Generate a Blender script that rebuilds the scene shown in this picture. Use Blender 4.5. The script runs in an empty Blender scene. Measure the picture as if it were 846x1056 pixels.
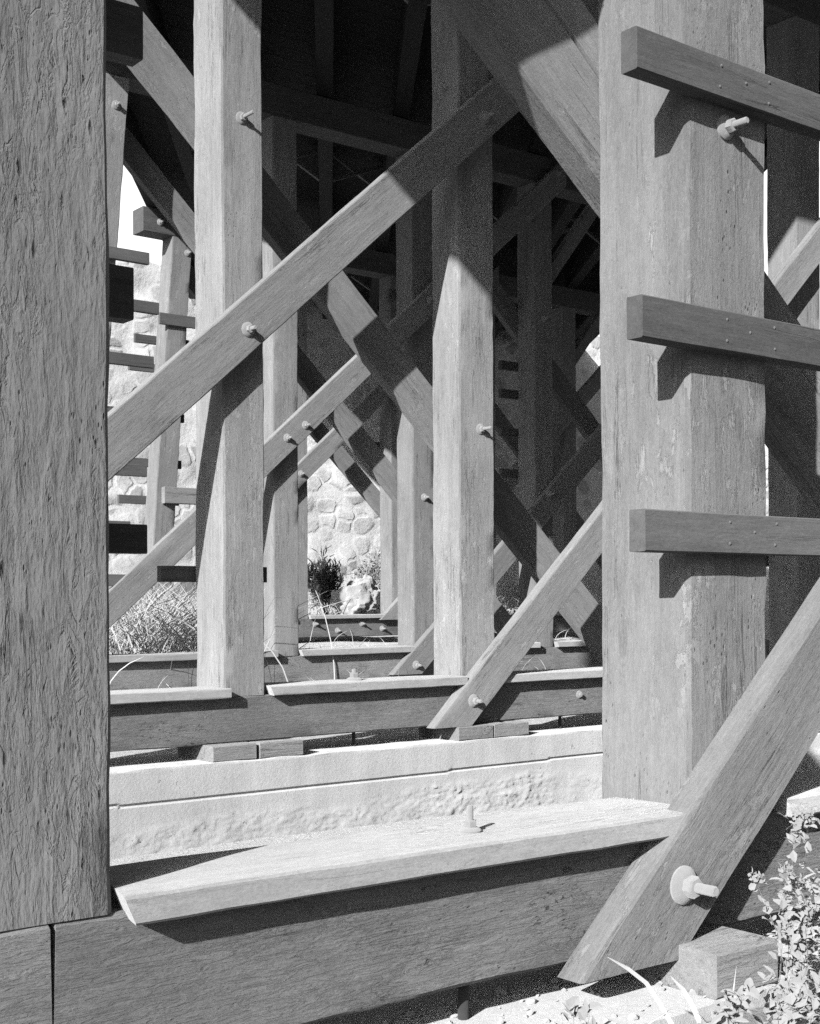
import bpy, bmesh, math, random
from mathutils import Vector, Matrix, noise
random.seed(7)
C = bpy.context.scene.collection
SC = bpy.context.scene
rad = math.radians

# ------------------------------------------------------------------ camera, world, sun, exposure
H = 1.6                      # eye height above the ground in front of the nearest footing
YAW = rad(38.0)
cam = bpy.data.cameras.new('camera')
cam.sensor_fit = 'HORIZONTAL'
cam.sensor_width = 36.0
cam.lens = 36.0 * 1400 / 846
cam.shift_y = 90 / 846       # view camera with a raised front: verticals stay parallel
cam.clip_start = 0.05
cam.clip_end = 3000
co = bpy.data.objects.new('camera', cam)
C.objects.link(co)
co.location = (0, 0, H)
co.rotation_euler = (Matrix.Rotation(-YAW, 4, 'Z') @ Matrix.Rotation(rad(90), 4, 'X') @ Matrix.Rotation(rad(-0.25), 4, 'Z')).to_euler()
SC.camera = co

SUN = Vector((-1.0, -0.46, 0.51)).normalized()       # towards the sun
elev = math.asin(SUN.z)
w = bpy.data.worlds.new('World')
SC.world = w
w.use_nodes = True
nt = w.node_tree
nt.nodes.clear()
sky = nt.nodes.new('ShaderNodeTexSky')
sky.sky_type = 'NISHITA'
sky.sun_disc = False
sky.sun_elevation = elev
sky.dust_density = 6.0
sky.sun_rotation = math.atan2(SUN.x, SUN.y)
bw = nt.nodes.new('ShaderNodeRGBToBW')               # black and white film
bg = nt.nodes.new('ShaderNodeBackground')
bg.inputs['Strength'].default_value = 0.05
wo = nt.nodes.new('ShaderNodeOutputWorld')
nt.links.new(sky.outputs[0], bw.inputs[0])
# made-up bright cloud patch low beyond the wall, added to whiten the sky there
def wn(t, **k):
    n = nt.nodes.new(t)
    for a_, v_ in k.items(): setattr(n, a_, v_)
    return n
wtc = wn('ShaderNodeTexCoord')
dot = wn('ShaderNodeVectorMath', operation='DOT_PRODUCT'); dot.inputs[1].default_value = Vector((.55, .83, -.05)).normalized()
nt.links.new(wtc.outputs['Generated'], dot.inputs[0])
cn = wn('ShaderNodeTexNoise'); cn.inputs['Scale'].default_value = 3.0; cn.inputs['Detail'].default_value = 6
nt.links.new(wtc.outputs['Generated'], cn.inputs['Vector'])
ca = wn('ShaderNodeMath', operation='MULTIPLY_ADD'); ca.inputs[1].default_value = 0.35
nt.links.new(cn.outputs['Fac'], ca.inputs[0]); nt.links.new(dot.outputs['Value'], ca.inputs[2])
cr = wn('ShaderNodeMapRange', interpolation_type='SMOOTHSTEP')
for k_, v_ in (('From Min', .62), ('From Max', .95), ('To Min', 0.0), ('To Max', 1.0)): cr.inputs[k_].default_value = v_
nt.links.new(ca.outputs[0], cr.inputs['Value'])
cm = wn('ShaderNodeMath', operation='MULTIPLY_ADD'); cm.inputs[1].default_value = 16.0
nt.links.new(cr.outputs[0], cm.inputs[0]); nt.links.new(bw.outputs[0], cm.inputs[2])
nt.links.new(cm.outputs[0], bg.inputs['Color'])
nt.links.new(bg.outputs[0], wo.inputs[0])

sd = bpy.data.lights.new('sun', 'SUN')
sd.energy = 5.0
sd.angle = rad(0.53)
sd.color = (1, 1, 1)
so = bpy.data.objects.new('sun', sd)
C.objects.link(so)
so.rotation_euler = SUN.to_track_quat('Z', 'Y').to_euler()
so.location = SUN * 60

SC.view_settings.view_transform = 'Standard'
SC.view_settings.look = 'None'
SC.view_settings.gamma = 1.0
SC.view_settings.use_curve_mapping = False
SC.view_settings.exposure = 0.52
SC.render.engine = 'CYCLES'
SC.cycles.max_bounces = 6
SC.cycles.diffuse_bounces = 4
SC.cycles.use_denoising = False      # the grain left in the shadows reads as film grain

# ------------------------------------------------------------------ materials (all neutral: a black and white photograph)
class NT:
    def __init__(s, name):
        s.m = bpy.data.materials.new(name)
        s.m.use_nodes = True
        s.t = s.m.node_tree
        s.b = s.t.nodes['Principled BSDF']
        s.b.inputs['Roughness'].default_value = 0.8
        s.b.inputs['Specular IOR Level'].default_value = 0.2
        if 'Diffuse Roughness' in s.b.inputs: s.b.inputs['Diffuse Roughness'].default_value = 1.0
        tc = s.t.nodes.new('ShaderNodeTexCoord')
        oi = s.t.nodes.new('ShaderNodeObjectInfo')
        k = s.t.nodes.new('ShaderNodeMath'); k.operation = 'MULTIPLY'; k.inputs[1].default_value = 37.0
        s.l(oi.outputs['Random'], k.inputs[0])
        va = s.t.nodes.new('ShaderNodeVectorMath'); va.operation = 'ADD'
        s.l(tc.outputs['Object'], va.inputs[0]); s.l(k.outputs[0], va.inputs[1])
        s.vec = va.outputs[0]
        s.rand = oi.outputs['Random']
    def l(s, a, b): s.t.links.new(a, b)
    def mapped(s, sc, src=None):
        n = s.t.nodes.new('ShaderNodeMapping'); n.inputs['Scale'].default_value = sc
        s.l(src or s.vec, n.inputs['Vector']); return n.outputs[0]
    def noise(s, sc, detail=5, rough=0.6, dist=0.0):
        n = s.t.nodes.new('ShaderNodeTexNoise')
        n.inputs['Scale'].default_value = 1; n.inputs['Detail'].default_value = detail
        n.inputs['Roughness'].default_value = rough; n.inputs['Distortion'].default_value = dist
        s.l(s.mapped(sc), n.inputs['Vector']); return n.outputs['Fac']
    def voro(s, sc, feature='F1', rnd=1.0):
        n = s.t.nodes.new('ShaderNodeTexVoronoi'); n.feature = feature
        n.inputs['Scale'].default_value = 1
        n.inputs['Randomness'].default_value = rnd
        s.l(s.mapped(sc), n.inputs['Vector']); return n
    def ramp(s, x, a, b, va=0.0, vb=1.0):
        n = s.t.nodes.new('ShaderNodeMapRange'); n.interpolation_type = 'SMOOTHSTEP'
        n.inputs['From Min'].default_value = a; n.inputs['From Max'].default_value = b
        n.inputs['To Min'].default_value = va; n.inputs['To Max'].default_value = vb
        s.l(x, n.inputs['Value']); return n.outputs[0]
    def math(s, op, a, b=None):
        n = s.t.nodes.new('ShaderNodeMath'); n.operation = op
        for i, v in enumerate((a, b)):
            if v is None: continue
            if isinstance(v, (int, float)): n.inputs[i].default_value = v
            else: s.l(v, n.inputs[i])
        return n.outputs[0]
    def done(s, val, height=None, dist=0.003, strength=1.0):
        cc = s.t.nodes.new('ShaderNodeCombineColor')
        for i in range(3): s.l(val, cc.inputs[i])
        s.l(cc.outputs[0], s.b.inputs['Base Color'])
        if height is not None:
            bu = s.t.nodes.new('ShaderNodeBump')
            bu.inputs['Strength'].default_value = strength
            bu.inputs['Distance'].default_value = dist
            s.l(height, bu.inputs['Height']); s.l(bu.outputs[0], s.b.inputs['Normal'])
        return s.m

def wood(name, alb, grain=0.30, pits=0.0, cracks=0.5, dist=0.003, chips=0.0, blot=0.25, crackle=0.0, peel=0.0, knots=0.5):
    """weathered painted timber; the grain runs along the object's own long (z) axis"""
    n = NT(name)
    def cen(x, k): return n.math('MULTIPLY', n.math('SUBTRACT', x, 0.5), k)
    def mul(a, b): return n.math('MULTIPLY', a, b)
    def add(a, b): return n.math('ADD', a, b)
    g = n.noise((62, 62, 4.2), 7, 0.68, 0.6)
    g2 = n.noise((15, 15, 0.5), 5, 0.6, 0.3)
    f = n.noise((230, 230, 95), 4, 0.75)
    m = n.noise((48, 48, 20), 5, 0.65, 0.4)
    b = n.noise((2.6, 2.6, 1.1), 7, 0.7, 0.4)
    ck = n.math('ABSOLUTE', n.math('SUBTRACT', n.noise((27, 27, 1.0), 5, 0.6, 0.35), 0.5))
    ck = mul(n.ramp(ck, 0.0, 0.012, 1.0, 0.0), n.ramp(n.noise((6, 6, 1.3), 3), 0.52, 0.62))
    val = add(1.0, cen(g, grain * 1.7))
    val = add(val, cen(g2, grain * 1.5))
    val = add(val, cen(b, blot * 2.6))
    val = add(val, cen(f, 0.8))
    val = add(val, cen(m, 0.45))
    val = mul(val, add(0.86, mul(n.rand, 0.28)))
    val = mul(val, n.math('SUBTRACT', 1.0, mul(ck, 0.7 * cracks)))
    h = add(add(mul(g, 0.9), mul(f, 0.45)), mul(m, 0.7))
    h = n.math('SUBTRACT', h, mul(ck, 1.2 * cracks))
    if knots:
        kv = n.voro((5.5, 5.5, 1.7)).outputs['Distance']
        kn = n.ramp(kv, 0.05, 0.12, 1.0, 0.0)
        rg = n.math('SINE', mul(kv, 130.0))
        ring = mul(mul(rg, n.ramp(kv, 0.10, 0.30, 1.0, 0.0)), 0.18)
        val = mul(val, n.math('SUBTRACT', 1.0, mul(kn, 0.35 * knots)))
        val = mul(val, add(1.0, mul(ring, 0.6 * knots)))
        h = add(h, mul(ring, knots))
    if crackle:
        wv = n.math('ABSOLUTE', n.math('SUBTRACT', n.noise((64, 64, 9), 5, 0.65, 0.6), 0.5))
        h = add(h, mul(n.ramp(wv, 0.0, 0.12), crackle))
        k2 = n.ramp(n.noise((75, 75, 32), 4, 0.7), 0.58, 0.66)
        k2 = mul(k2, n.ramp(n.noise((7, 7, 3.2), 4), 0.54, 0.64))
        h = n.math('SUBTRACT', h, mul(k2, 2.2))
        val = mul(val, n.math('SUBTRACT', 1.0, mul(k2, 0.6)))
    if pits:
        v = n.voro((60, 60, 30)).outputs['Distance']
        p = n.ramp(v, 0.04, 0.25, 1.0, 0.0)
        p = mul(p, n.ramp(n.noise((9, 9, 3), 5, 0.7), 0.52, 0.62))
        h = n.math('SUBTRACT', h, mul(p, 1.5 * pits))
        val = mul(val, n.math('SUBTRACT', 1.0, mul(p, 0.45 * pits)))
    if peel:
        pl = n.noise((20, 20, 7), 7, 0.75, 0.5)
        pl = mul(n.ramp(pl, 0.545, 0.575), n.ramp(n.noise((3, 3, 1.0), 4), 0.44, 0.60))
        val = mul(val, add(1.0, mul(pl, peel)))
        h = n.math('SUBTRACT', h, mul(pl, 0.5))
    if chips:
        c = n.ramp(n.noise((85, 85, 40), 4, 0.75), 0.68, 0.73)
        val = add(val, mul(c, chips))
        h = add(h, mul(c, chips))
    return n.done(mul(val, alb), h, dist)

def gouged(name, alb):
    """the near left post: lumpy old paint over weather checks, gouges and one or two long splits"""
    n = NT(name)
    def cen(x, k): return n.math('MULTIPLY', n.math('SUBTRACT', x, 0.5), k)
    def mul(a, b): return n.math('MULTIPLY', a, b)
    def add(a, b): return n.math('ADD', a, b)
    g = n.noise((26, 26, 2.2), 5, 0.55, 0.4)
    lump = n.noise((44, 44, 13), 4, 0.55, 0.3)
    f = n.noise((260, 260, 110), 4, 0.75)
    b = n.noise((3.2, 3.2, 1.4), 6, 0.7, 0.4)
    zone = n.noise((5, 5, 1.5), 4, 0.6)
    def slits(sc, a, z, lo, hi, msc):
        v = n.voro(sc).outputs['Distance']
        return mul(n.ramp(v, a, z, 1.0, 0.0), n.ramp(n.noise(msc, 5, 0.7), lo, hi))
    p = slits((46, 46, 13), 0.02, 0.32, 0.52, 0.57, (16, 16, 6))
    q = slits((90, 90, 34), 0.02, 0.28, 0.53, 0.60, (12, 12, 6))
    lk = n.math('ABSOLUTE', n.math('SUBTRACT', n.noise((17, 17, 0.8), 6, 0.6, 0.5), 0.5))
    lk = mul(n.ramp(lk, 0.0, 0.010, 1.0, 0.0), n.ramp(n.noise((5, 5, 1.1), 4), 0.50, 0.60))
    rid = n.math('ABSOLUTE', n.math('SUBTRACT', n.noise((38, 38, 9), 5, 0.6, 0.8), 0.5))
    rid = mul(n.ramp(rid, 0.0, 0.05, 1.0, 0.0), n.ramp(zone, 0.42, 0.60))
    dk = n.math('MAXIMUM', n.math('MAXIMUM', mul(p, n.ramp(zone, .36, .54)), mul(q, 0.6)), lk)
    h = add(mul(g, 1.3), mul(lump, 1.5))
    h = add(h, mul(f, 0.22))
    h = n.math('SUBTRACT', h, mul(dk, 1.2))
    h = n.math('SUBTRACT', h, mul(rid, 0.45))
    val = add(1.0, cen(g, 0.35))
    val = add(val, cen(b, 0.7))
    val = add(val, cen(f, 0.7))
    val = add(val, cen(lump, 0.4))
    val = mul(val, n.math('SUBTRACT', 1.0, mul(dk, 0.72)))
    c = n.ramp(n.noise((85, 85, 50), 4, 0.75), 0.70, 0.75)
    val = add(val, mul(c, 0.4))
    return n.done(mul(val, alb), h, 0.0046)

def concrete(name, alb, dist=0.004):
    n = NT(name)
    b = n.noise((1.7, 1.7, 3.0), 6, 0.65)
    f = n.noise((60, 60, 60), 5, 0.65)
    st = n.noise((6, 6, 0.7), 6, 0.68)
    c = n.ramp(n.noise((22, 22, 22), 4, 0.7), 0.66, 0.74)
    val = n.math('ADD', 0.62, n.math('MULTIPLY', b, 0.36))
    val = n.math('ADD', val, n.math('MULTIPLY', n.math('SUBTRACT', st, .17), 0.55))
    val = n.math('ADD', val, n.math('MULTIPLY', n.math('SUBTRACT', f, 0.5), 0.30))
    val = n.math('SUBTRACT', val, n.math('MULTIPLY', c, 0.14))
    h = n.math('ADD', n.math('MULTIPLY', f, 0.8), n.math('MULTIPLY', b, 1.5))
    h = n.math('SUBTRACT', h, c)
    h = n.math('ADD', h, n.math('MULTIPLY', n.noise((170, 170, 170), 4, 0.7), 0.5))
    return n.done(n.math('MULTIPLY', val, alb), h, dist)

def plain(name, alb, sc=40, amt=0.4, rough=0.8, dist=0.002):
    n = NT(name)
    f = n.noise((sc, sc, sc), 5, 0.65)
    b = n.noise((sc * .12,) * 3, 4, 0.6)
    val = n.math('ADD', 1.0 - amt, n.math('MULTIPLY', f, amt))
    val = n.math('ADD', val, n.math('MULTIPLY', b, amt))
    n.b.inputs['Roughness'].default_value = rough
    return n.done(n.math('MULTIPLY', val, alb), f, dist)

def masonry(name):
    """random rubble in wide pale mortar"""
    n = NT(name)
    wv = n.t.nodes.new('ShaderNodeTexNoise'); wv.inputs['Scale'].default_value = 1.7; wv.inputs['Detail'].default_value = 3
    n.l(n.vec, wv.inputs['Vector'])
    mx = n.t.nodes.new('ShaderNodeVectorMath'); mx.operation = 'MULTIPLY_ADD'
    n.l(wv.outputs['Color'], mx.inputs[0]); mx.inputs[1].default_value = (0.35, 0.35, 0.35); n.l(n.vec, mx.inputs[2])
    base = n.vec; n.vec = mx.outputs[0]
    v = n.voro((2.3, 0.2, 2.9), 'F1', 0.85)
    e = n.voro((2.3, 0.2, 2.9), 'DISTANCE_TO_EDGE', 0.85).outputs['Distance']
    n.vec = base
    stone = n.math('MULTIPLY', n.ramp(e, 0.03, 0.13), n.ramp(v.outputs['Distance'], 0.42, 0.66, 1.0, 0.0))
    sep = n.t.nodes.new('ShaderNodeSeparateColor'); n.l(v.outputs['Color'], sep.inputs[0])
    f = n.noise((14, 14, 14), 6, 0.7)
    b = n.noise((.5, .5, .5), 5, 0.6)
    sv = n.math('ADD', 0.40, n.math('MULTIPLY', sep.outputs[0], 0.26))
    sv = n.math('MULTIPLY', sv, n.math('ADD', 0.55, n.math('MULTIPLY', f, 0.9)))
    mv = n.math('ADD', 0.50, n.math('MULTIPLY', f, 0.30))
    mix = n.t.nodes.new('ShaderNodeMix')
    n.l(stone, mix.inputs[0]); n.l(mv, mix.inputs[2]); n.l(sv, mix.inputs[3])
    val = n.math('MULTIPLY', mix.outputs[0], n.math('ADD', 0.72, n.math('MULTIPLY', b, 0.5)))
    h = n.math('ADD', n.math('MULTIPLY', stone, 1.0), n.math('MULTIPLY', f, 1.2))
    return n.done(val, h, 0.014)

M_POST = wood('painted_post_timber', 0.245, pits=0.7, cracks=0.6, chips=0.30, blot=.34, peel=0.22)
M_POST1 = wood('painted_near_post_timber', 0.188, pits=0.9, cracks=0.6, chips=0.35, dist=0.0032, blot=.34, peel=0.30)
M_BRACE1 = wood('painted_near_brace_timber', 0.18, grain=0.34, cracks=0.6, pits=0.6, chips=0.25, dist=0.0032, blot=.34, peel=0.25)
M_BRACE = wood('painted_brace_timber', 0.215, grain=0.36, cracks=0.6, chips=0.25, pits=0.4, blot=.32, peel=0.2)
M_SILL = wood('weathered_sill_timber', 0.205, grain=0.22, cracks=0.5, dist=0.0032, chips=0.3, blot=0.5, crackle=0.45, pits=0.5, peel=0.12)
M_CAPB = wood('painted_cap_board', 0.36, grain=0.16, cracks=0.3, dist=0.0014, chips=0.2, blot=0.26, peel=0.15, knots=0.2)
M_RUNG = wood('bare_rung_timber', 0.103, grain=0.42, cracks=0.5, dist=0.002, chips=0.15, blot=.35)
M_CAPBEAM = wood('dark_cap_timber', 0.10, grain=0.4, cracks=0.5)
M_DARK = wood('creosoted_deck_timber', 0.022, grain=0.5, cracks=0.4)
M_OLD = gouged('gouged_old_paint', 0.222)
M_BLOCK = wood('sawn_shim_timber', 0.25, grain=0.4, cracks=0.5, crackle=0.4)
M_CONC = concrete('pale_board_marked_concrete', 0.47)
M_CONC1 = concrete('weathered_near_concrete', 0.40)
M_IRON = plain('white_painted_iron', 0.30, 60, 0.3, 0.55)
M_NAIL = plain('nail_head_iron', 0.17, 60, 0.3, 0.5)
M_RUST = plain('dark_rusty_iron', 0.06, 60, 0.4, 0.7)
M_STONE = masonry('rubble_masonry')
def earth(name):
    """earth coloured darker in front to deepen shade, paler under and behind the trestle for fill"""
    n = NT(name)
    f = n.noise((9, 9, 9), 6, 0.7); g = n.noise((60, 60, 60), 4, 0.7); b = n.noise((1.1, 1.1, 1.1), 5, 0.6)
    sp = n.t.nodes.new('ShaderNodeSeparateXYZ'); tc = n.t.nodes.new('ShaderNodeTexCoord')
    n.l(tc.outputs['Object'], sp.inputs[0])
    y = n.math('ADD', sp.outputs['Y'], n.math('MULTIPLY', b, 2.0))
    base = n.math('ADD', n.ramp(y, 2.5, 5.0, 0.17, 0.40), 0.0)  # tone split by depth: less bounce in front, more fill under the deck
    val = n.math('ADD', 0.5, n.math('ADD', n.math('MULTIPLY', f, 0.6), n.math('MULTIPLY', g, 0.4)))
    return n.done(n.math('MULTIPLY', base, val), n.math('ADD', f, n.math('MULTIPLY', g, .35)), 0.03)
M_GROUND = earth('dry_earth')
M_GRASS = plain('dry_grass', 0.50, 3, 0.5)
M_WEED = plain('pale_weed_leaf', 0.31, 30, 0.4)
M_LEAF = plain('grey_green_leaf', 0.30, 8, 0.5)
M_BUSH = plain('dark_bush_leaf', 0.07, 4, 0.6)
M_ROCK = plain('pale_rock', 0.42, 5, 0.6, 0.9, 0.05)

# ------------------------------------------------------------------ helpers
WM = {}
def link(o, M, parent=None):
    C.objects.link(o)
    WM[o.name] = M
    if parent is not None:
        o.parent = parent
        o.matrix_basis = WM[parent.name].inverted() @ M
    else:
        o.matrix_basis = M
    return o
def new(name, bm, M, mat, parent=None, smooth=40):
    me = bpy.data.meshes.new(name)
    bmesh.ops.recalc_face_normals(bm, faces=bm.faces[:])
    bm.to_mesh(me); bm.free()
    me.materials.append(mat)
    if smooth:
        me.polygons.foreach_set('use_smooth', [True] * len(me.polygons))
        me.set_sharp_from_angle(angle=rad(smooth))
    return link(bpy.data.objects.new(name, me), M, parent)
def thing(name, label, cat, loc, group=None):
    o = bpy.data.objects.new(name, None)
    o.empty_display_size = 0.2
    link(o, Matrix.Translation(Vector(loc)))
    return tag(o, label, cat, group)
def tag(o, label=None, cat=None, group=None, kind=None):
    for k, v in (('label', label), ('category', cat), ('group', group), ('kind', kind)):
        if v: o[k] = v
    return o

def beam(name, a, b, wid, thk, norm, mat, parent, chamfer=0.006, jit=0.002, step=0.25, cut_a=None, cut_b=None, wane=0.0):
    """a sawn timber from a to b (centres of its end sections); thk is measured along norm, wid across it.
    cut_a / cut_b: normal of the plane the end is sawn along"""
    a = Vector(a); b = Vector(b)
    L = (b - a).length
    z = (b - a).normalized()
    y = Vector(norm); y = (y - z * y.dot(z)).normalized()
    x = y.cross(z)
    R = Matrix((x, y, z)).transposed()
    M = Matrix.Translation(a) @ R.to_4x4()
    hx, hy, c = wid / 2, thk / 2, chamfer
    prof = []
    def side(p, q, n):
        for i in range(n): prof.append(p.lerp(q, i / n))
    P = [Vector(v) for v in ((-hx + c, -hy), (hx - c, -hy), (hx, -hy + c), (hx, hy - c), (hx - c, hy), (-hx + c, hy), (-hx, hy - c), (-hx, -hy + c))]
    for i in range(8): side(P[i], P[(i + 1) % 8], 4 if i % 2 == 0 else 1)
    n = max(2, int(L / step))
    seed = Vector((random.random() * 50, random.random() * 50, random.random() * 50))
    bm = bmesh.new()
    rows = []
    lz = R.transposed()
    ca = lz @ Vector(cut_a) if cut_a else None
    cb = lz @ Vector(cut_b) if cut_b else None
    for k in range(n + 1):
        t = k / n
        row = []
        for p in prof:
            q = Vector((p.x, p.y, 0))
            z0 = -(ca.x * p.x + ca.y * p.y) / ca.z if ca else 0.0
            z1 = L - (cb.x * p.x + cb.y * p.y) / cb.z if cb else L
            q.z = z0 + (z1 - z0) * t
            d = noise.noise_vector(Vector((q.x * 6, q.y * 6, q.z * 2.2)) + seed)
            d2 = noise.noise_vector(Vector((q.x * 30, q.y * 30, q.z * 11)) + seed)
            corner = 1.0 if abs(p.x) > hx - c * 1.5 and abs(p.y) > hy - c * 1.5 else 0.35
            dl = noise.noise_vector(Vector((q.z * .45, 0, 0)) + seed) * min(.006, .0012 * L) * math.sin(math.pi * t)
            q.x += dl.x; q.y += dl.y
            q.x += (d.x + d2.x * 0.9 * corner) * jit
            q.y += (d.y + d2.y * 0.9 * corner) * jit
            row.append(bm.verts.new(q))
        rows.append(row)
    m = len(prof)
    for k in range(n):
        for i in range(m):
            bm.faces.new((rows[k][i], rows[k][(i + 1) % m], rows[k + 1][(i + 1) % m], rows[k + 1][i]))
    bm.faces.new(rows[0][::-1]); bm.faces.new(rows[-1])
    return new(name, bm, M, mat, parent)

def lathe(bm, prof, seg, M=Matrix()):
    rings = []
    for r, h in prof:
        rings.append([bm.verts.new(M @ Vector((r * math.cos(2 * math.pi * i / seg), r * math.sin(2 * math.pi * i / seg), h))) for i in range(seg)])
    for k in range(len(rings) - 1):
        for i in range(seg):
            bm.faces.new((rings[k][i], rings[k][(i + 1) % seg], rings[k + 1][(i + 1) % seg], rings[k + 1][i]))
    bm.faces.new(rings[0][::-1]); bm.faces.new(rings[-1])

def bolt(parent, pos, r=0.045, axis=(0, -1, 0), stub=0.04, mat=None, label=None):
    """cast washer, hexagon nut and the end of the threaded rod"""
    k = r / 0.045
    bm = bmesh.new()
    lathe(bm, [(r, -0.004), (r, 0.006 * k), (r * .86, 0.012 * k), (r * .62, 0.018 * k)], 24)
    lathe(bm, [(r * .53, 0.018 * k), (r * .58, 0.022 * k), (r * .58, 0.040 * k), (r * .50, 0.044 * k)], 6, Matrix.Rotation(random.random(), 4, 'Z'))
    lathe(bm, [(r * .28, 0.043 * k), (r * .28, 0.044 * k + stub), (r * .22, 0.048 * k + stub)], 12)
    q = Vector(axis).to_track_quat('Z', 'Y').to_matrix().to_4x4()
    o = new('bolt', bm, Matrix.Translation(Vector(pos)) @ q, mat or M_IRON, parent, 35)
    return o

def Z(z): return z + H
# a point seen at (px, py) in the photograph on the vertical plane Y (used for the places of bolts, blocks, stones)
def at(px, py, Y):
    u = (px - 423) / 1400
    t = math.atan(u) + YAW
    d = Y / (math.cos(YAW) - u * math.sin(YAW))
    return Vector((Y * math.tan(t), Y, Z((618 - py) / 1400 * d)))

# ------------------------------------------------------------------ ground
def ground_z(x, y):
    pts = ((-50, -0.15), (.6, .20), (1.7, .565), (2.6, .565), (3.2, 0.2), (7.3, 0.10), (7.8, .50), (11.9, 0.60), (13.0, .70), (16.5, 0.82), (17.9, 1.05), (19, 1.28), (22, 1.5), (400, 2.0))
    z = pts[-1][1]
    for (y0, z0), (y1, z1) in zip(pts, pts[1:]):
        if y0 <= y <= y1:
            t = (y - y0) / (y1 - y0); z = z0 + (z1 - z0) * t; break
        if y < pts[0][0]: z = pts[0][1]
    return z + 0.07 * noise.noise(Vector((x * .6, y * .6, 3))) + 0.03 * noise.noise(Vector((x * 2.3, y * 2.3, 9)))
def build_ground():
    bm = bmesh.new()
    xs = [-600, -200, -60, -30] + [-15 + i * .5 for i in range(111)] + [60, 120, 300, 700]
    ys = [-600, -200, -60, -20] + [-8 + i * .4 for i in range(91)] + [40, 80, 200, 700]
    g = [[bm.verts.new((x, y, ground_z(x, y))) for x in xs] for y in ys]
    for j in range(len(ys) - 1):
        for i in range(len(xs) - 1):
            bm.faces.new((g[j][i], g[j][i + 1], g[j + 1][i + 1], g[j + 1][i]))
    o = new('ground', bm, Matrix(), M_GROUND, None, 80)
    tag(o, kind='structure')
build_ground()

# ------------------------------------------------------------------ stone wall (abutment) behind the trestle
def stone_wall():
    bm = bmesh.new()
    x0, x1, zb, zt, y = -14.0, 60.0, 0.9, Z(6.1), 22.0
    nx, nz = 420, 56
    def front(i, k):
        x = x0 + (x1 - x0) * i / nx; z = zb + (zt - zb) * k / nz
        d = 0.10 * noise.noise(Vector((x * .7, z * .9, 1))) + 0.07 * noise.noise(Vector((x * 2.6, z * 3.0, 5)))
        top = 0.10 * noise.noise(Vector((x * 1.3, 0, 8))) if k == nz else 0
        return Vector((x, y + d + 0.03 * (z - zb), z + top))
    g = [[bm.verts.new(front(i, k)) for i in range(nx + 1)] for k in range(nz + 1)]
    for k in range(nz):
        for i in range(nx):
            bm.faces.new((g[k][i], g[k][i + 1], g[k + 1][i + 1], g[k + 1][i]))
    bt = [bm.verts.new((v.co.x, y + 1.4, zt - .02)) for v in g[-1]]
    bb = [bm.verts.new((v.co.x, y + 1.4, zb)) for v in g[0]]
    for i in range(nx):
        bm.faces.new((g[-1][i], g[-1][i + 1], bt[i + 1], bt[i]))
        bm.faces.new((bt[i], bt[i + 1], bb[i + 1], bb[i]))
    o = new('stone_wall', bm, Matrix(), M_STONE, None, 60)
    tag(o, 'pale rubble stone wall in wide mortar closing the view behind the trestle', 'wall')
stone_wall()

# ------------------------------------------------------------------ concrete footings
def footing(label, x0, x1, y0, y1, zt, zb, rough=0.25, mat=None):
    bm = bmesh.new()
    fine = .5 if mat is None and y0 < 8 else 1.0
    nx = int((x1 - x0) / (.026 * fine)); nz = int((zt - zb) / (.018 * fine))
    sd_ = random.random() * 30
    def front(i, k):
        x = x0 + (x1 - x0) * i / nx; z = zb + (zt - zb) * k / nz
        d = 0.004 * noise.noise(Vector((x * 3, z * 3, sd_)))
        below = (zb + rough * (1 + .35 * noise.noise(Vector((x * 1.4, 2, sd_)))) - z)
        if below > 0:
            v = Vector((x * 8, z * 15, sd_))
            w_ = v + noise.noise_vector(v * 1.7) * .6
            dd = noise.voronoi(w_)[0]
            chip = min(.5, dd[1] - dd[0])
            amp = min(1, below / .05)
            rg_ = abs(noise.noise(v * 1.9)) + .6 * abs(noise.noise(v * 4.3)) + .4 * abs(noise.noise(v * 9))
            fade = .35 + .65 * max(0, min(1, .5 + 1.6 * noise.noise(Vector((x * 1.7, 5, sd_)))))
            d += amp * fade * (-0.020 * rg_ * (.5 + .6 * chip) + 0.012 * noise.noise(v * .8))
        seam = abs(z - (zt - .195 + .01 * math.sin(x)))
        if seam < .009: d += 0.014
        if k == nz: d += .01 * (.5 + noise.noise(Vector((x * 6, 0, sd_))))
        return Vector((x, y0 + d, z + (0.006 * noise.noise(Vector((x * 5, 1, sd_))) if k == nz else 0)))
    g = [[bm.verts.new(front(i, k)) for i in range(nx + 1)] for k in range(nz + 1)]
    for k in range(nz):
        for i in range(nx):
            bm.faces.new((g[k][i], g[k][i + 1], g[k + 1][i + 1], g[k + 1][i]))
    t2 = [bm.verts.new((v.co.x, y1, zt)) for v in g[-1]]
    b2 = [bm.verts.new((v.co.x, y1, zb)) for v in g[-1]]
    for i in range(nx):
        bm.faces.new((g[-1][i], g[-1][i + 1], t2[i + 1], t2[i]))
        bm.faces.new((t2[i], t2[i + 1], b2[i + 1], b2[i]))
    bm.faces.new([r[0] for r in g] + [t2[0], b2[0]])
    bm.faces.new(([r[-1] for r in g] + [t2[-1], b2[-1]])[::-1])
    o = new('concrete_footing', bm, Matrix(), mat or M_CONC, None, 50)
    return tag(o, label, 'footing', 'concrete footings under the bents')
footing('nearest concrete footing, under the foreground sill and its big shim block', -2.6, 10.5, 2.17, 3.05, Z(-1.0), -.1, .2, M_CONC1)
footing('board-marked pale concrete footing seen between the two nearest bents', 0.6, 13.6, 7.18, 7.78, Z(-.985), .02, .30)
footing('concrete footing under the third sill, mostly hidden', 3.8, 16.8, 12.05, 12.95, Z(-1.0), .4, .1)
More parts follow.
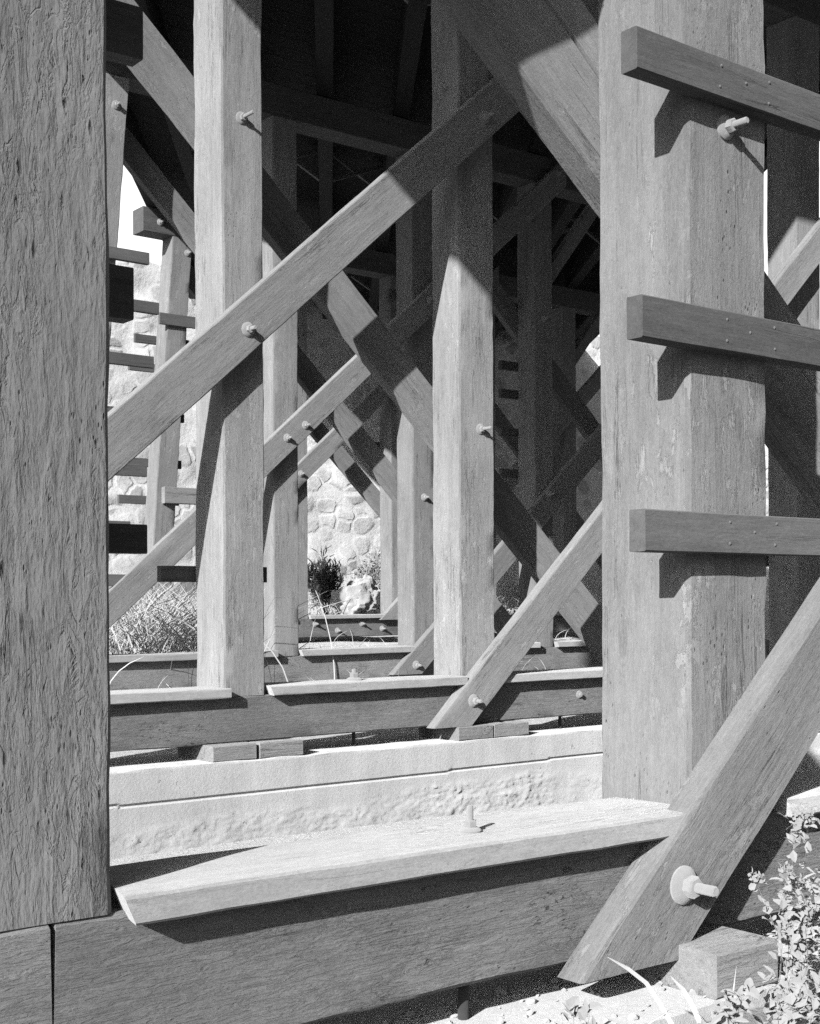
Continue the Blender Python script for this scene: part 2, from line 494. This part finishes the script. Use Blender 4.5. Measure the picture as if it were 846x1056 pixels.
footing('farthest concrete footing, a bright strip under the sill nearest the stone wall', 7.2, 20.5, 16.9, 17.8, Z(-.70), .8, .08)

# ------------------------------------------------------------------ trestle bents
CAPZ = 5.13
def bent(label, Y, xs, zs, sill_h, batter, depth, widths=None, post_mats=None):
    """posts at xs (left edge on the front face), first and last battered; returns parts"""
    n = len(xs)
    root = thing('trestle_bent', label, 'trestle bent', (xs[0], Y, Z(zs - sill_h)), 'timber bents carrying the bridge deck')
    P = []
    for i, x in enumerate(xs):
        wd = (widths or {}).get(i, 0.31)
        dp = depth if not isinstance(depth, dict) else depth.get(i, .32)
        bt = batter if i == 0 else (-batter if i == n - 1 else 0.0)
        mat = (post_mats or {}).get(i, M_POST)
        a = Vector((x + wd / 2 + bt * (zs), Y + dp / 2, Z(zs)))
        b = Vector((x + wd / 2 + bt * CAPZ, Y + dp / 2, Z(CAPZ)))
        P.append(beam('post', a, b, wd, dp, (0, 1, 0), mat, root, 0.011, 0.0050, 0.08, (0, 0, 1), (0, 0, 1)))
    beam('cap_beam', (xs[0] + batter * 5 - .45, Y + .16, Z(CAPZ + .175)), (xs[-1] - batter * 5 + .75, Y + .16, Z(CAPZ + .175)), .34, .32, (0, 1, 0), M_CAPBEAM, root)
    return root, P
def sill(root, x0, x1, Y, zs, h, mat=None, depth=.31, **k):
    return beam('sill', (x0, Y + depth / 2, Z(zs - h / 2)), (x1, Y + depth / 2, Z(zs - h / 2)), h, depth, (0, 1, 0), mat or M_SILL, root, 0.009, 0.0045, 0.08, **k)
def cap_board(root, x0, x1, Y, zs, ov=.07, thick=.058, back=.24, skew=0.035):
    zc = zs - .004 + thick / 2
    y0, y1 = Y - ov, Y + back
    return beam('cap_board', (x0, (y0 + y1) / 2, Z(zc)), (x1, (y0 + y1) / 2, Z(zc)), thick, y1 - y0, (0, 1, 0), M_CAPB, root, 0.006, 0.003, 0.1,
                cut_a=(1, -.24, .45), cut_b=(1, .1, 0))
def brace(root, Y, xm, zc, slope, wid, x0, x1, thk=.095, mat=None, flat=True, name='brace', z_end=None, **k):
    """plank on the bent's face: centre line through (xm, zc); Y is its front face. ends at x0 / x1"""
    a = Vector((x0, Y + thk / 2, Z(zc + slope * (x0 - xm))))
    b = Vector((x1, Y + thk / 2, Z(zc + slope * (x1 - xm))))
    lo_first = a.z < b.z
    ca, cb = ((0, 0, 1), (1, 0, 0)) if lo_first else ((1, 0, 0), (0, 0, 1))
    if not flat: ca = cb = (1, 0, 0)
    return beam(name, a, b, wid, thk, (0, 1, 0), mat or M_BRACE, root, 0.007, 0.003, 0.15, ca, cb, **k)
def rung(root, x0, x1, Y, z0, z1, thk=.055, mat=None, label=None):
    o = beam('ladder_rung', (x0, Y + thk / 2, Z((z0 + z1) / 2)), (x1, Y + thk / 2, Z((z0 + z1) / 2)), abs(z1 - z0), thk, (0, 1, 0), mat or M_RUNG, root, 0.003, 0.0012, .1)
    return o

# ---- nearest bent
Y1 = 2.4
X1 = [-1.15, .82, 2.824, 4.75, 6.67, 8.6]
r1, p1 = bent('nearest timber bent, with a deeply cracked post, a sloping bolted brace and three ladder rungs', Y1, X1, -.60, .30, .085,
              {0: .32, 1: .33, 2: .335, 3: .32}, {1: .330, 2: .338}, {1: M_OLD, 2: M_POST1})
s1a = sill(r1, -1.9, 1.009, Y1 - .004, -.60, .305, cut_b=(1, .1, .02))
s1b = sill(r1, 1.023, 9.2, Y1, -.60, .30, cut_a=(1, .05, -.03))
c1 = cap_board(r1, 1.19, 2.80, Y1, -.61)
cap_board(r1, 3.20, 4.72, Y1, -.61)
b1f1 = brace(r1, Y1 - .10, 1.74, 2.17, .66, .27, -1.3, 5.2)
b1f2 = brace(r1, Y1 - .092, 2.903, -.554, .915, .245, 2.50, 8.3, .09, M_BRACE1)
b1k1 = brace(r1, Y1 + .325, 3.182, 1.141 - .075, -.79, .235, -1.2, 5.0, .10)
brace(r1, Y1 + .329, 3.182, 1.141 + .155, -.79, .118, -1.2, 5.3, .10)
brace(r1, Y1 + .325, 7.0, 2.4, -.9, .28, 4.2, 9.6)
for i, (zz, xa) in enumerate(((1.394, 2.567), (.717, 2.583), (.173, 2.590))):
    rg = rung(r1, xa, 3.45, Y1 - .056, zz - .054, zz + .054)
    for (dx, dz) in ((.33, .030), (.33, -.027), (.43, .006), (.53, .032), (.53, -.027)):
        bm = bmesh.new()
        lathe(bm, [(.0042, -.002), (.0042, .001), (.0025, .0022)], 8)
        new('nail', bm, Matrix.Translation((xa + dx + random.uniform(-.008, .008), Y1 - .0565, Z(zz + dz))) @ Matrix.Rotation(rad(90), 4, 'X'), M_NAIL, rg)
for (z0, z1, xe) in ((1.194, 1.31, 1.385), (.617, .732, 1.36), (.104, .168, 1.39)):
    rung(r1, .60, xe, Y1 + .322, z0, z1)
bolt(b1f2, at(703, 914, Y1 - .092), .05, stub=.055)
bolt(p1[2], at(750, 133, Y1), .034, stub=.04)
b = at(484, 846, 2.47); bolt(c1, (b.x, 2.47, Z(-.556)), .028, (0, 0, 1), stub=.032)
for xx in (2.0,):
    bm = bmesh.new(); lathe(bm, [(.014, 0), (.014, .11)], 10)
    new('anchor_rod', bm, Matrix.Translation((at(482, 1020, 2.45).x, 2.47, Z(-1.005))), M_RUST, r1)

# ---- second bent
Y2 = 7.32
X2 = [2.05, 4.26, 6.17, 8.08, 10.06, 12.3]
r2, p2 = bent('second timber bent, a long bolted brace crossing its two pale posts in full sun', Y2, X2, -.60, .285, .08,
              {1: .36, 2: .31}, {1: .295, 2: .325, 4: .35})
sill(r2, 1.2, 13.2, Y2, -.60, .285)
cap_board(r2, 2.5, 4.25, Y2, -.60, .075, .062)
cap_board(r2, 4.60, 6.155, Y2, -.60, .075, .062)
cap_board(r2, 6.52, 8.06, Y2, -.60, .075, .062)
cap_board(r2, 8.43, 10.06, Y2, -.60, .075, .062)
b2f1 = brace(r2, Y2 - .10, 5.053, 2.292, .88, .285, 2.05, 8.15)
b2f2 = brace(r2, Y2 - .10, 6.759, -.189, .945, .24, 6.02, 12.2)
b2k1 = brace(r2, Y2 + .34, 5.196, 2.273, -.925, .29, 2.3, 8.6)
brace(r2, Y2 + .34, 9.6, 2.4, -.92, .28, 6.9, 12.6)
rung(r2, 4.02, 4.80, Y2 + .365, .115, .218)
rung(r2, 9.85, 10.75, Y2 + .33, .28, .40)
bolt(p2[1], at(251, 121, Y2), .04, stub=.10)
bolt(p2[2], at(496, 443, Y2), .04, stub=.08)
bolt(b2f1, at(257, 339, Y2 - .1), .046)
bolt(b2f1, at(502, 121, Y2 - .1), .046)
bolt(b2f2, at(488, 723, Y2 - .1), .046)
bolt(p2[2], at(460, 90, Y2 - .1), .035)
bolt(p2[4], at(801, 182, Y2), .04)
bolt(r2, at(597, 717, Y2), .03, stub=.0)
for (px_, ) in ((366,), (579,)):
    bm = bmesh.new(); lathe(bm, [(.012, 0), (.012, .12)], 10)
    new('anchor_rod', bm, Matrix.Translation((at(px_, 750, 7.4).x, 7.42, Z(-.99))), M_RUST, r2)
bolt(r2, (at(365, 695, 7.42).x, 7.42, Z(-.545)), .055, (0, 0, 1), stub=.02)

# ---- third bent
Y3 = 12.2
X3 = [5.32, 7.71, 9.59, 11.50, 13.42, 15.3]
r3, p3 = bent('third timber bent from the front, its posts seen past the pale posts of the second', Y3, X3, -.60, .285, .085, .32, {3: .30})
sill(r3, 4.6, 16.2, Y3, -.60, .285)
for a_, b_ in zip(X3, X3[1:]): cap_board(r3, a_ + .34, b_ - .02, Y3, -.60, .08, .07)
b3f1 = brace(r3, Y3 - .10, 7.056, 1.029, .875, .265, 5.25, 11.95)
b3f2 = brace(r3, Y3 - .10, 10.959, .543, .905, .28, 9.42, 15.3)
b3k1 = brace(r3, Y3 + .33, 8.222, 2.65, -.96, .26, 5.9, 11.8)
b3k2 = brace(r3, Y3 + .33, 12.6, 2.45, -.92, .28, 10.0, 15.4)
for zz in (.20, .72, 1.28, 1.83, 2.36, 2.9, 3.38):
    rung(r3, 5.45 + .09 * zz, 5.98 + .085 * zz + random.uniform(-.05, .12), Y3 - .055, zz - .06, zz + .055)
for zz in (1.56, 2.07, 2.55, 2.90):
    rung(r3, 11.24, 12.0, Y3 + .33, zz - .055, zz + .055)
for zz in (2.80, 3.52):
    rung(r3, 9.50, 10.15, Y3 + .325, zz - .075, zz + .08)
bolt(p3[0], at(122, 107, Y3), .045)
for q in ((297, 451), (316, 438), (444, 309), (578, 178)): bolt(b3f1, at(q[0], q[1], Y3 - .1), .045)
bolt(b3f2, at(429, 686, Y3 - .1), .05)
bolt(b3f2, at(567, 510, Y3 - .1), .045)
bolt(p3[2], at(438, 513, Y3), .045)
bolt(p3[3], at(562, 329, Y3), .045)
beam('knee_brace', (11.75, Y3 + .16, Z(3.9)), (12.75, Y3 + .16, Z(5.12)), .16, .12, (0, 1, 0), M_BRACE, r3)
beam('knee_brace', (9.9, Y3 + .16, Z(4.0)), (10.8, Y3 + .16, Z(5.12)), .16, .12, (0, 1, 0), M_BRACE, r3)

# ---- fourth bent
Y4 = 17.1
X4 = [8.77, 11.10, 13.0, 14.9, 16.8, 18.7]
r4, p4 = bent('farthest timber bent, standing on the raised footing before the stone wall', Y4, X4, -.29, .285, .075, .32)
sill4 = sill(r4, 8.0, 19.6, Y4, -.29, .285)
for a_, b_ in zip(X4, X4[1:]): cap_board(r4, a_ + .34, b_ - .02, Y4, -.29, .08, .06)
def at2(px, py, Y):
    v = at(px, py, Y); return v.x, v.z - H
xa, za = at2(343, 457, Y4 - .1)
b4f1 = brace(r4, Y4 - .10, xa, za, .89, .27, 8.7, 15.2)
b4f2 = brace(r4, Y4 - .10, 14.2, .85, .9, .27, 12.9, 18.5)
xa, za = at2(366, 486, Y4 + .33)
b4k1 = brace(r4, Y4 + .33, xa, za, -.92, .27, 9.3, 15.0)
b4k2 = brace(r4, Y4 + .33, 15.75, 2.95, -.92, .28, 13.4, 18.6)
for zz in (.22, .77, 1.42, 1.95, 2.62, 3.30, 3.70):
    rung(r4, 8.42 + .075 * zz + random.uniform(-.06, .05), 9.3 + .075 * zz, Y4 + .325, zz - .06, zz + .06)
rung(r4, 8.7 + .22, 9.6, Y4 - .05, 3.86, 4.02, .05)
beam('girt', (8.95, Y4 - .06, Z(1.47)), (11.0, Y4 - .06, Z(1.47)), .23, .10, (0, 1, 0), M_BRACE, r4)
rung(r4, 12.82, 13.5, Y4 + .325, 2.35, 2.52)
for q in ((311, 488), (168, 624)): bolt(b4f1, at(q[0], q[1], Y4 - .1), .05)
for q in ((325, 643), (373, 643), (348, 650), (394, 648)): bolt(sill4, at(q[0], q[1], Y4 - .0), .045)
bolt(p4[0], at(195, 260, Y4), .05)
bolt(r4, at(167, 228, Y4), .05)
beam('knee_brace', (16.95, Y4 + .16, Z(4.0)), (17.9, Y4 + .16, Z(5.12)), .18, .14, (0, 1, 0), M_BRACE, r4)
brace(r4, Y4 - .10, 9.2, .0, .9, .24, 8.2, 9.9)

# ------------------------------------------------------------------ deck
EX = 0.69                                            # the bridge runs askew to its bents
def edge_x(y): return 2.0 + EX * (y - 7.32)
ed = Vector((EX, 1, 0)).normalized()
dk = thing('bridge_deck', 'dark timber bridge deck on stringers overhead, shading the bents', 'bridge deck', (edge_x(7.3), 7.3, Z(5.48)))
def along(off, y): return Vector((edge_x(y) + off, y, 0))
for k, off in enumerate([0.09] + [3.02 - 2.1 + 1.05 * i for i in range(9)] + [9.78]):
    for ya, yb in (((-7, 3.6), (6.0, 21.9)) if 2.5 < off < 5.6 else ((-7, 21.9),)):  # inner stringers also interrupted at the added opening that lets sun through
        a = along(off, ya); b_ = along(off, yb)
        a.z = b_.z = Z(5.70)
        beam('stringer', a, b_, .18, .42, (0, 0, 1), M_DARK, dk, .006, .003, .5)
bm = bmesh.new()
npl = 118
for i in range(npl):
    y = -7 + i * .25
    spans = ((-.12, 2.6), (5.0, 9.9)) if 3.6 < y < 4.95 else ((-.12, 9.9),)     # added unseen opening: planks left out so sun reaches the second bent's right-hand brace
    for o0, o1 in spans:
        q = [along(o0, y), along(o1, y), along(o1, y + .243), along(o0, y + .243)]
        lo = [bm.verts.new((v.x, v.y, Z(5.912))) for v in q]; hi = [bm.verts.new((v.x, v.y, Z(6.0))) for v in q]
        bm.faces.new(lo[::-1]); bm.faces.new(hi)
        for j in range(4): bm.faces.new((lo[j], lo[(j + 1) % 4], hi[(j + 1) % 4], hi[j]))
new('deck_planking', bm, Matrix(), M_DARK, dk, 0)
for yb in (9.8, 14.7, 19.4):
    for i in range(7):
        o0 = 3.02 - 2.1 + 1.05 * i
        for (za_, zb_) in ((5.52, 5.88), (5.88, 5.52)):
            a = along(o0 + .09, yb); b_ = along(o0 + .96, yb + (.06 if za_ > zb_ else 0))
            a.z, b_.z = Z(za_), Z(zb_)
            beam('cross_bridging', a, b_, .05, .04, (0, 1, 0), M_BRACE, dk, .003, .001, .5)

# ------------------------------------------------------------------ shim blocks between footings and sills
def block(label, x0, x1, y0, y1, zb, zt, mat=None, tilt=0.0):
    o = beam('shim_block', (x0, (y0 + y1) / 2, (zb + zt) / 2), (x1, (y0 + y1) / 2, (zb + zt) / 2), zt - zb, y1 - y0, (0, 1, 0), mat or M_BLOCK, None, .006, .003, .06,
             cut_a=(1, tilt, 0), cut_b=(1, 0, 0))
    return tag(o, label, 'block', 'timber shim blocks under the sills')
def blk_px(label, x0, x1, yf, y, zb, zt, depth=.45, **k):
    block(label, at(x0, 780, yf).x, at(x1, 780, yf).x, yf, yf + depth, Z(zb), Z(zt), **k)
blk_px('left block of the pair under the sill below the pale post with a long brace', 219.5, 264, 7.20, 0, -.984, -.888)
blk_px('right block of the pair under the sill below the pale post with a long brace', 268, 312, 7.20, 0, -.984, -.888)
blk_px('left one of two blocks at the foot of the second bent\'s lower sloping brace', 473, 508, 7.20, 0, -.984, -.888)
blk_px('right one of two blocks at the foot of the second bent\'s lower sloping brace', 510, 545, 7.20, 0, -.984, -.888)
block('big pale block on the nearest footing, beside the bolted brace end', at(740, 1000, 2.18).x, at(803, 1000, 2.18).x, 2.185, 2.70, Z(-.998), Z(-.885))

# ------------------------------------------------------------------ plants and stones
def ribbon(bm, pts, w0, w1, up=Vector((0, 0, 1)), face=None):
    """a thin folded blade along pts"""
    prev = None
    n = len(pts)
    for i, p in enumerate(pts):
        t = i / (n - 1)
        d = (pts[min(i + 1, n - 1)] - pts[max(i - 1, 0)]).normalized()
        s_ = d.cross(face if face else up)
        if s_.length < 1e-3: s_ = Vector((1, 0, 0))
        s_.normalize()
        wv = w0 + (w1 - w0) * t
        if i == n - 1: wv *= .15
        nrm = s_.cross(d).normalized()
        cur = [bm.verts.new(p - s_ * wv), bm.verts.new(p + nrm * wv * .35), bm.verts.new(p + s_ * wv)]
        if prev:
            bm.faces.new((prev[0], prev[1], cur[1], cur[0])); bm.faces.new((prev[1], prev[2], cur[2], cur[1]))
        prev = cur
def leaf(bm, p, d, n, L, W):
    d = d.normalized(); s_ = d.cross(n)
    if s_.length < 1e-3: s_ = Vector((1, 0, 0))
    s_.normalize(); n2 = s_.cross(d)
    a = [p, p + d * L * .35 + s_ * W * .5 + n2 * W * .15, p + d * L * .75 + s_ * W * .32 + n2 * W * .1, p + d * L - n2 * W * .1,
         p + d * L * .75 - s_ * W * .32 + n2 * W * .1, p + d * L * .35 - s_ * W * .5 + n2 * W * .15]
    m1, m2 = p + d * L * .35, p + d * L * .75
    v = [bm.verts.new(q) for q in a]; c1, c2 = bm.verts.new(m1), bm.verts.new(m2)
    for f in ((v[0], v[1], c1), (v[1], v[2], c2, c1), (v[2], v[3], c2), (v[3], v[4], c2), (v[4], v[5], c1, c2), (v[5], v[0], c1)): bm.faces.new(f)
R = random.Random(21)
def rv(): return Vector((R.uniform(-1, 1), R.uniform(-1, 1), R.uniform(-1, 1)))
def blade(bm, x, y, h, lean, w):
    az = R.uniform(0, 6.28)
    b0 = Vector((x, y, ground_z(x, y) - .02)); dv = Vector((math.cos(az), math.sin(az), 0)) * lean * h
    pts = []
    for i in range(6):
        t = i / 5
        pts.append(b0 + Vector((0, 0, h * (t - .35 * lean * t * t))) + dv * t * t)
    ribbon(bm, pts, w, w * .5, face=Vector((math.sin(az) + .3, -math.cos(az), .2)))
bm = bmesh.new()
for k in range(1800):
    x = R.gauss(7.1, .6); y = R.gauss(14.3, .8)
    blade(bm, x, y, R.uniform(.45, 1.45), R.uniform(.2, .9), R.uniform(.004, .009))
for k in range(1500):
    y = R.uniform(8.2, 21.5); x = edge_x(y) + R.uniform(-3.5, 14)
    blade(bm, x, y, R.uniform(.06, .38), R.uniform(.2, 1.0), R.uniform(.003, .007))
for k in range(900):
    y = R.uniform(17.9, 21.6); x = R.uniform(8, 26)
    blade(bm, x, y, R.uniform(.15, .6), R.uniform(.2, 1.0), R.uniform(.004, .009))
o = new('dry_grass', bm, Matrix(), M_GRASS, None, 0); tag(o, 'pale dry grass growing in tufts between the footings and along the wall', 'grass', None, 'stuff')

def shrub(label, c, rx, rz, n, mat, L=.09, W=.03, group=None):
    root = thing('shrub', label, 'shrub', (c[0], c[1], ground_z(c[0], c[1])), group)
    base = Vector((c[0], c[1], ground_z(c[0], c[1]) - .03))
    bm = bmesh.new(); bl = bmesh.new()
    for k in range(16):
        az = R.uniform(0, 6.28); q = R.uniform(.2, 1)
        tip = base + Vector((math.cos(az) * rx * q, math.sin(az) * rx * q, rz * R.uniform(.6, 1.0) * (1.15 - .4 * q)))
        mid = base.lerp(tip, .5) + Vector((0, 0, rz * .12))
        ribbon(bm, [base, base.lerp(mid, .5), mid, mid.lerp(tip, .5), tip], .008, .003, face=Vector((1, .3, .2)))
        for j in range(n // 16):
            t = R.uniform(.25, 1.05)
            p = (base.lerp(mid, t * 2) if t < .5 else mid.lerp(tip, t * 2 - 1)) + rv() * rx * .16
            leaf(bl, p, rv() + Vector((0, 0, .7)), rv() + Vector((0, 0, 1)), L * R.uniform(.6, 1.3), W * R.uniform(.7, 1.3))
    new('stems', bm, Matrix(), mat, root, 0)
    new('foliage', bl, Matrix(), mat, root, 0)
    return root
g = at(337, 640, 19.4)
shrub('dark bush with long narrow leaves beside the pale rock below the wall', (g.x, 19.4), .48, 1.15, 1500, M_BUSH, .16, .025)
g = at(386, 600, 20.8)
shrub('grey-green bush behind the pale rock at the foot of the wall', (g.x, 20.8), .45, 1.2, 900, M_LEAF, .08, .03)
g = at(520, 640, 15.0)
shrub('small pale bush behind the right-hand pale post, low between two sills', (g.x + .1, 15.0), .35, .75, 700, M_LEAF, .06, .03)

def rock(label, c, r, sc, mat, seed):
    bm = bmesh.new(); bmesh.ops.create_icosphere(bm, subdivisions=5, radius=1)
    for v in bm.verts:
        d = v.co.normalized(); q = d * 1.6 + Vector((seed, 0, 0))
        k = 1 + .35 * noise.noise(q) + .22 * noise.noise(q * 2.3) + .12 * noise.noise(q * 5) - .10 * abs(noise.noise(q * 3.1))
        v.co = Vector((d.x * sc[0], d.y * sc[1], d.z * sc[2])) * r * k
    o = new('rock', bm, Matrix.Translation(Vector(c)), mat, None, 50)
    return tag(o, label, 'rock', 'rocks below the stone wall')
g = at(374, 622, 19.0); rock('pale jagged rock resting between two bushes below the stone wall', (g.x, 19.0, ground_z(g.x, 19) + .22), .48, (1.05, .8, .95), M_ROCK, 3.3)
g = at(398, 630, 18.6); rock('smaller pale rock at the right of the jagged rock, low by a post', (g.x + .2, 18.7, ground_z(g.x, 18.7) + .05), .26, (1.3, .9, .7), M_ROCK, 8.1)

# weeds at the near footing
def gz(x, y): return ground_z(x, y)
def weed(label, x, y, n, spread, h, L, W, flowers):
    base = Vector((x, y, ground_z(x, y) - .01))
    root = thing('leafy_weed', label, 'weed', base)
    bs, bl, bf = bmesh.new(), bmesh.new(), bmesh.new()
    for k in range(n):
        tip = base + Vector((R.uniform(-1, 1) * spread, R.uniform(-.5, .5) * spread, h * R.uniform(.45, 1.0)))
        b0 = base + Vector((R.uniform(-.3, .3) * spread, R.uniform(-.3, .3) * spread, 0))
        mid = b0.lerp(tip, .55) + Vector((0, 0, .1 * h))
        pts = [b0, b0.lerp(mid, .5), mid, mid.lerp(tip, .5), tip]
        ribbon(bs, pts, .003, .0015, face=Vector((.6, -1, .1)))
        for j in range(34):
            t = R.uniform(.05, 1.0)
            p = b0.lerp(mid, t * 2) if t < .5 else mid.lerp(tip, t * 2 - 1)
            leaf(bl, p + rv() * .012, rv() + Vector((0, 0, .25)), rv() * .6 + Vector((0, -.3, 1)), L * R.uniform(.35, 1.3), W * R.uniform(.5, 1.25))
        if flowers:
            for j in range(26):
                leaf(bl, tip + rv() * .014, rv() + Vector((0, 0, .4)), rv() + Vector((0, -.5, .6)), .013 * R.uniform(.7, 1.3), .010)
    new('stems', bs, Matrix(), M_WEED, root, 0); new('leaves', bl, Matrix(), M_WEED, root, 0)
    bf.free()
M_FLOWER = plain('pale_flower', 0.42, 30, 0.3)
weed('tall pale flowering weed at the right edge, in front of the nearest sill', 2.80, 2.04, 13, .20, .52, .032, .022, True)
weed('low leafy weed at the bottom edge in front of the big shim block', 2.44, 1.88, 10, .18, .22, .034, .024, False)
weed('small leafy weed on the bottom edge beneath the bolted brace end', 2.03, 2.02, 7, .07, .19, .036, .026, False)
bm = bmesh.new()
for k in range(320):
    x = R.uniform(1.5, 3.6); y = R.uniform(1.75, 2.6)
    r_ = R.choice((.003, .004, .004, .005, .006, .007, .009, .013)) * R.uniform(.7, 1.3)
    zt_ = max(ground_z(x, y), Z(-.998) if y > 2.18 else -9)
    mt = Matrix.Translation((x, y, zt_ + r_ * .2)) @ Matrix.Rotation(R.uniform(0, 6), 4, 'Z') @ Matrix.Rotation(R.uniform(0, 1), 4, 'X') @ Matrix.Diagonal((r_ * R.uniform(.8, 1.7), r_, r_ * R.uniform(.5, .9), 1))
    v0 = bmesh.ops.create_icosphere(bm, subdivisions=2, radius=1, matrix=mt)['verts']
    c_ = mt.translation
    for v in v0: v.co = c_ + (v.co - c_) * (1 + .45 * noise.noise((v.co - c_) / r_ * 1.1 + Vector((k, 0, 0))))
o = new('gravel', bm, Matrix(), M_ROCK, None, 40); tag(o, 'stones and grit strewn over the ground and footing in front of the nearest sill', 'gravel', None, 'stuff')
bt = bmesh.new()
def px_blade(pts, w):
    P_ = [at(a, b, 1.95) for a, b in pts]
    ribbon(bt, P_, w, w * .6, face=Vector((.55, .8, .1)))
px_blade([(705, 1085), (690, 1056), (678, 1035), (665, 1015), (646, 1000), (625, 988)], .006)
px_blade([(735, 1090), (722, 1060), (713, 1040), (703, 1022), (690, 1008)], .007)
px_blade([(750, 1085), (752, 1050), (754, 1030), (758, 998)], .003)
px_blade([(655, 1080), (668, 1056), (690, 1043), (699, 1046)], .003)
o = new('grass_tuft', bt, Matrix(), M_GRASS, None, 0); tag(o, 'few long arching grass blades rising in front of the big shim block', 'grass tuft')

bm = bmesh.new()
for k in range(420):
    x = 2.815 - abs(R.gauss(0, .13)); y = R.uniform(2.36, 2.63)
    if x > 2.795: continue
    r_ = R.uniform(.0006, .0018)
    m = Matrix.Translation((x, y, Z(-.5545) + r_ * .3)) @ Matrix.Rotation(R.uniform(0, 3), 4, 'Z') @ Matrix.Diagonal((r_ * R.uniform(.8, 2.4), r_, r_ * .6, 1))
    vs = bmesh.ops.create_icosphere(bm, subdivisions=1, radius=1, matrix=m)['verts']
    for v in vs: v.co += rv() * r_ * .35
o = new('paint_crumbs', bm, Matrix(), M_CONC, None, 0); tag(o, 'white crumbs scattered on the cap board at the foot of the ladder post', 'crumbs', None, 'stuff')
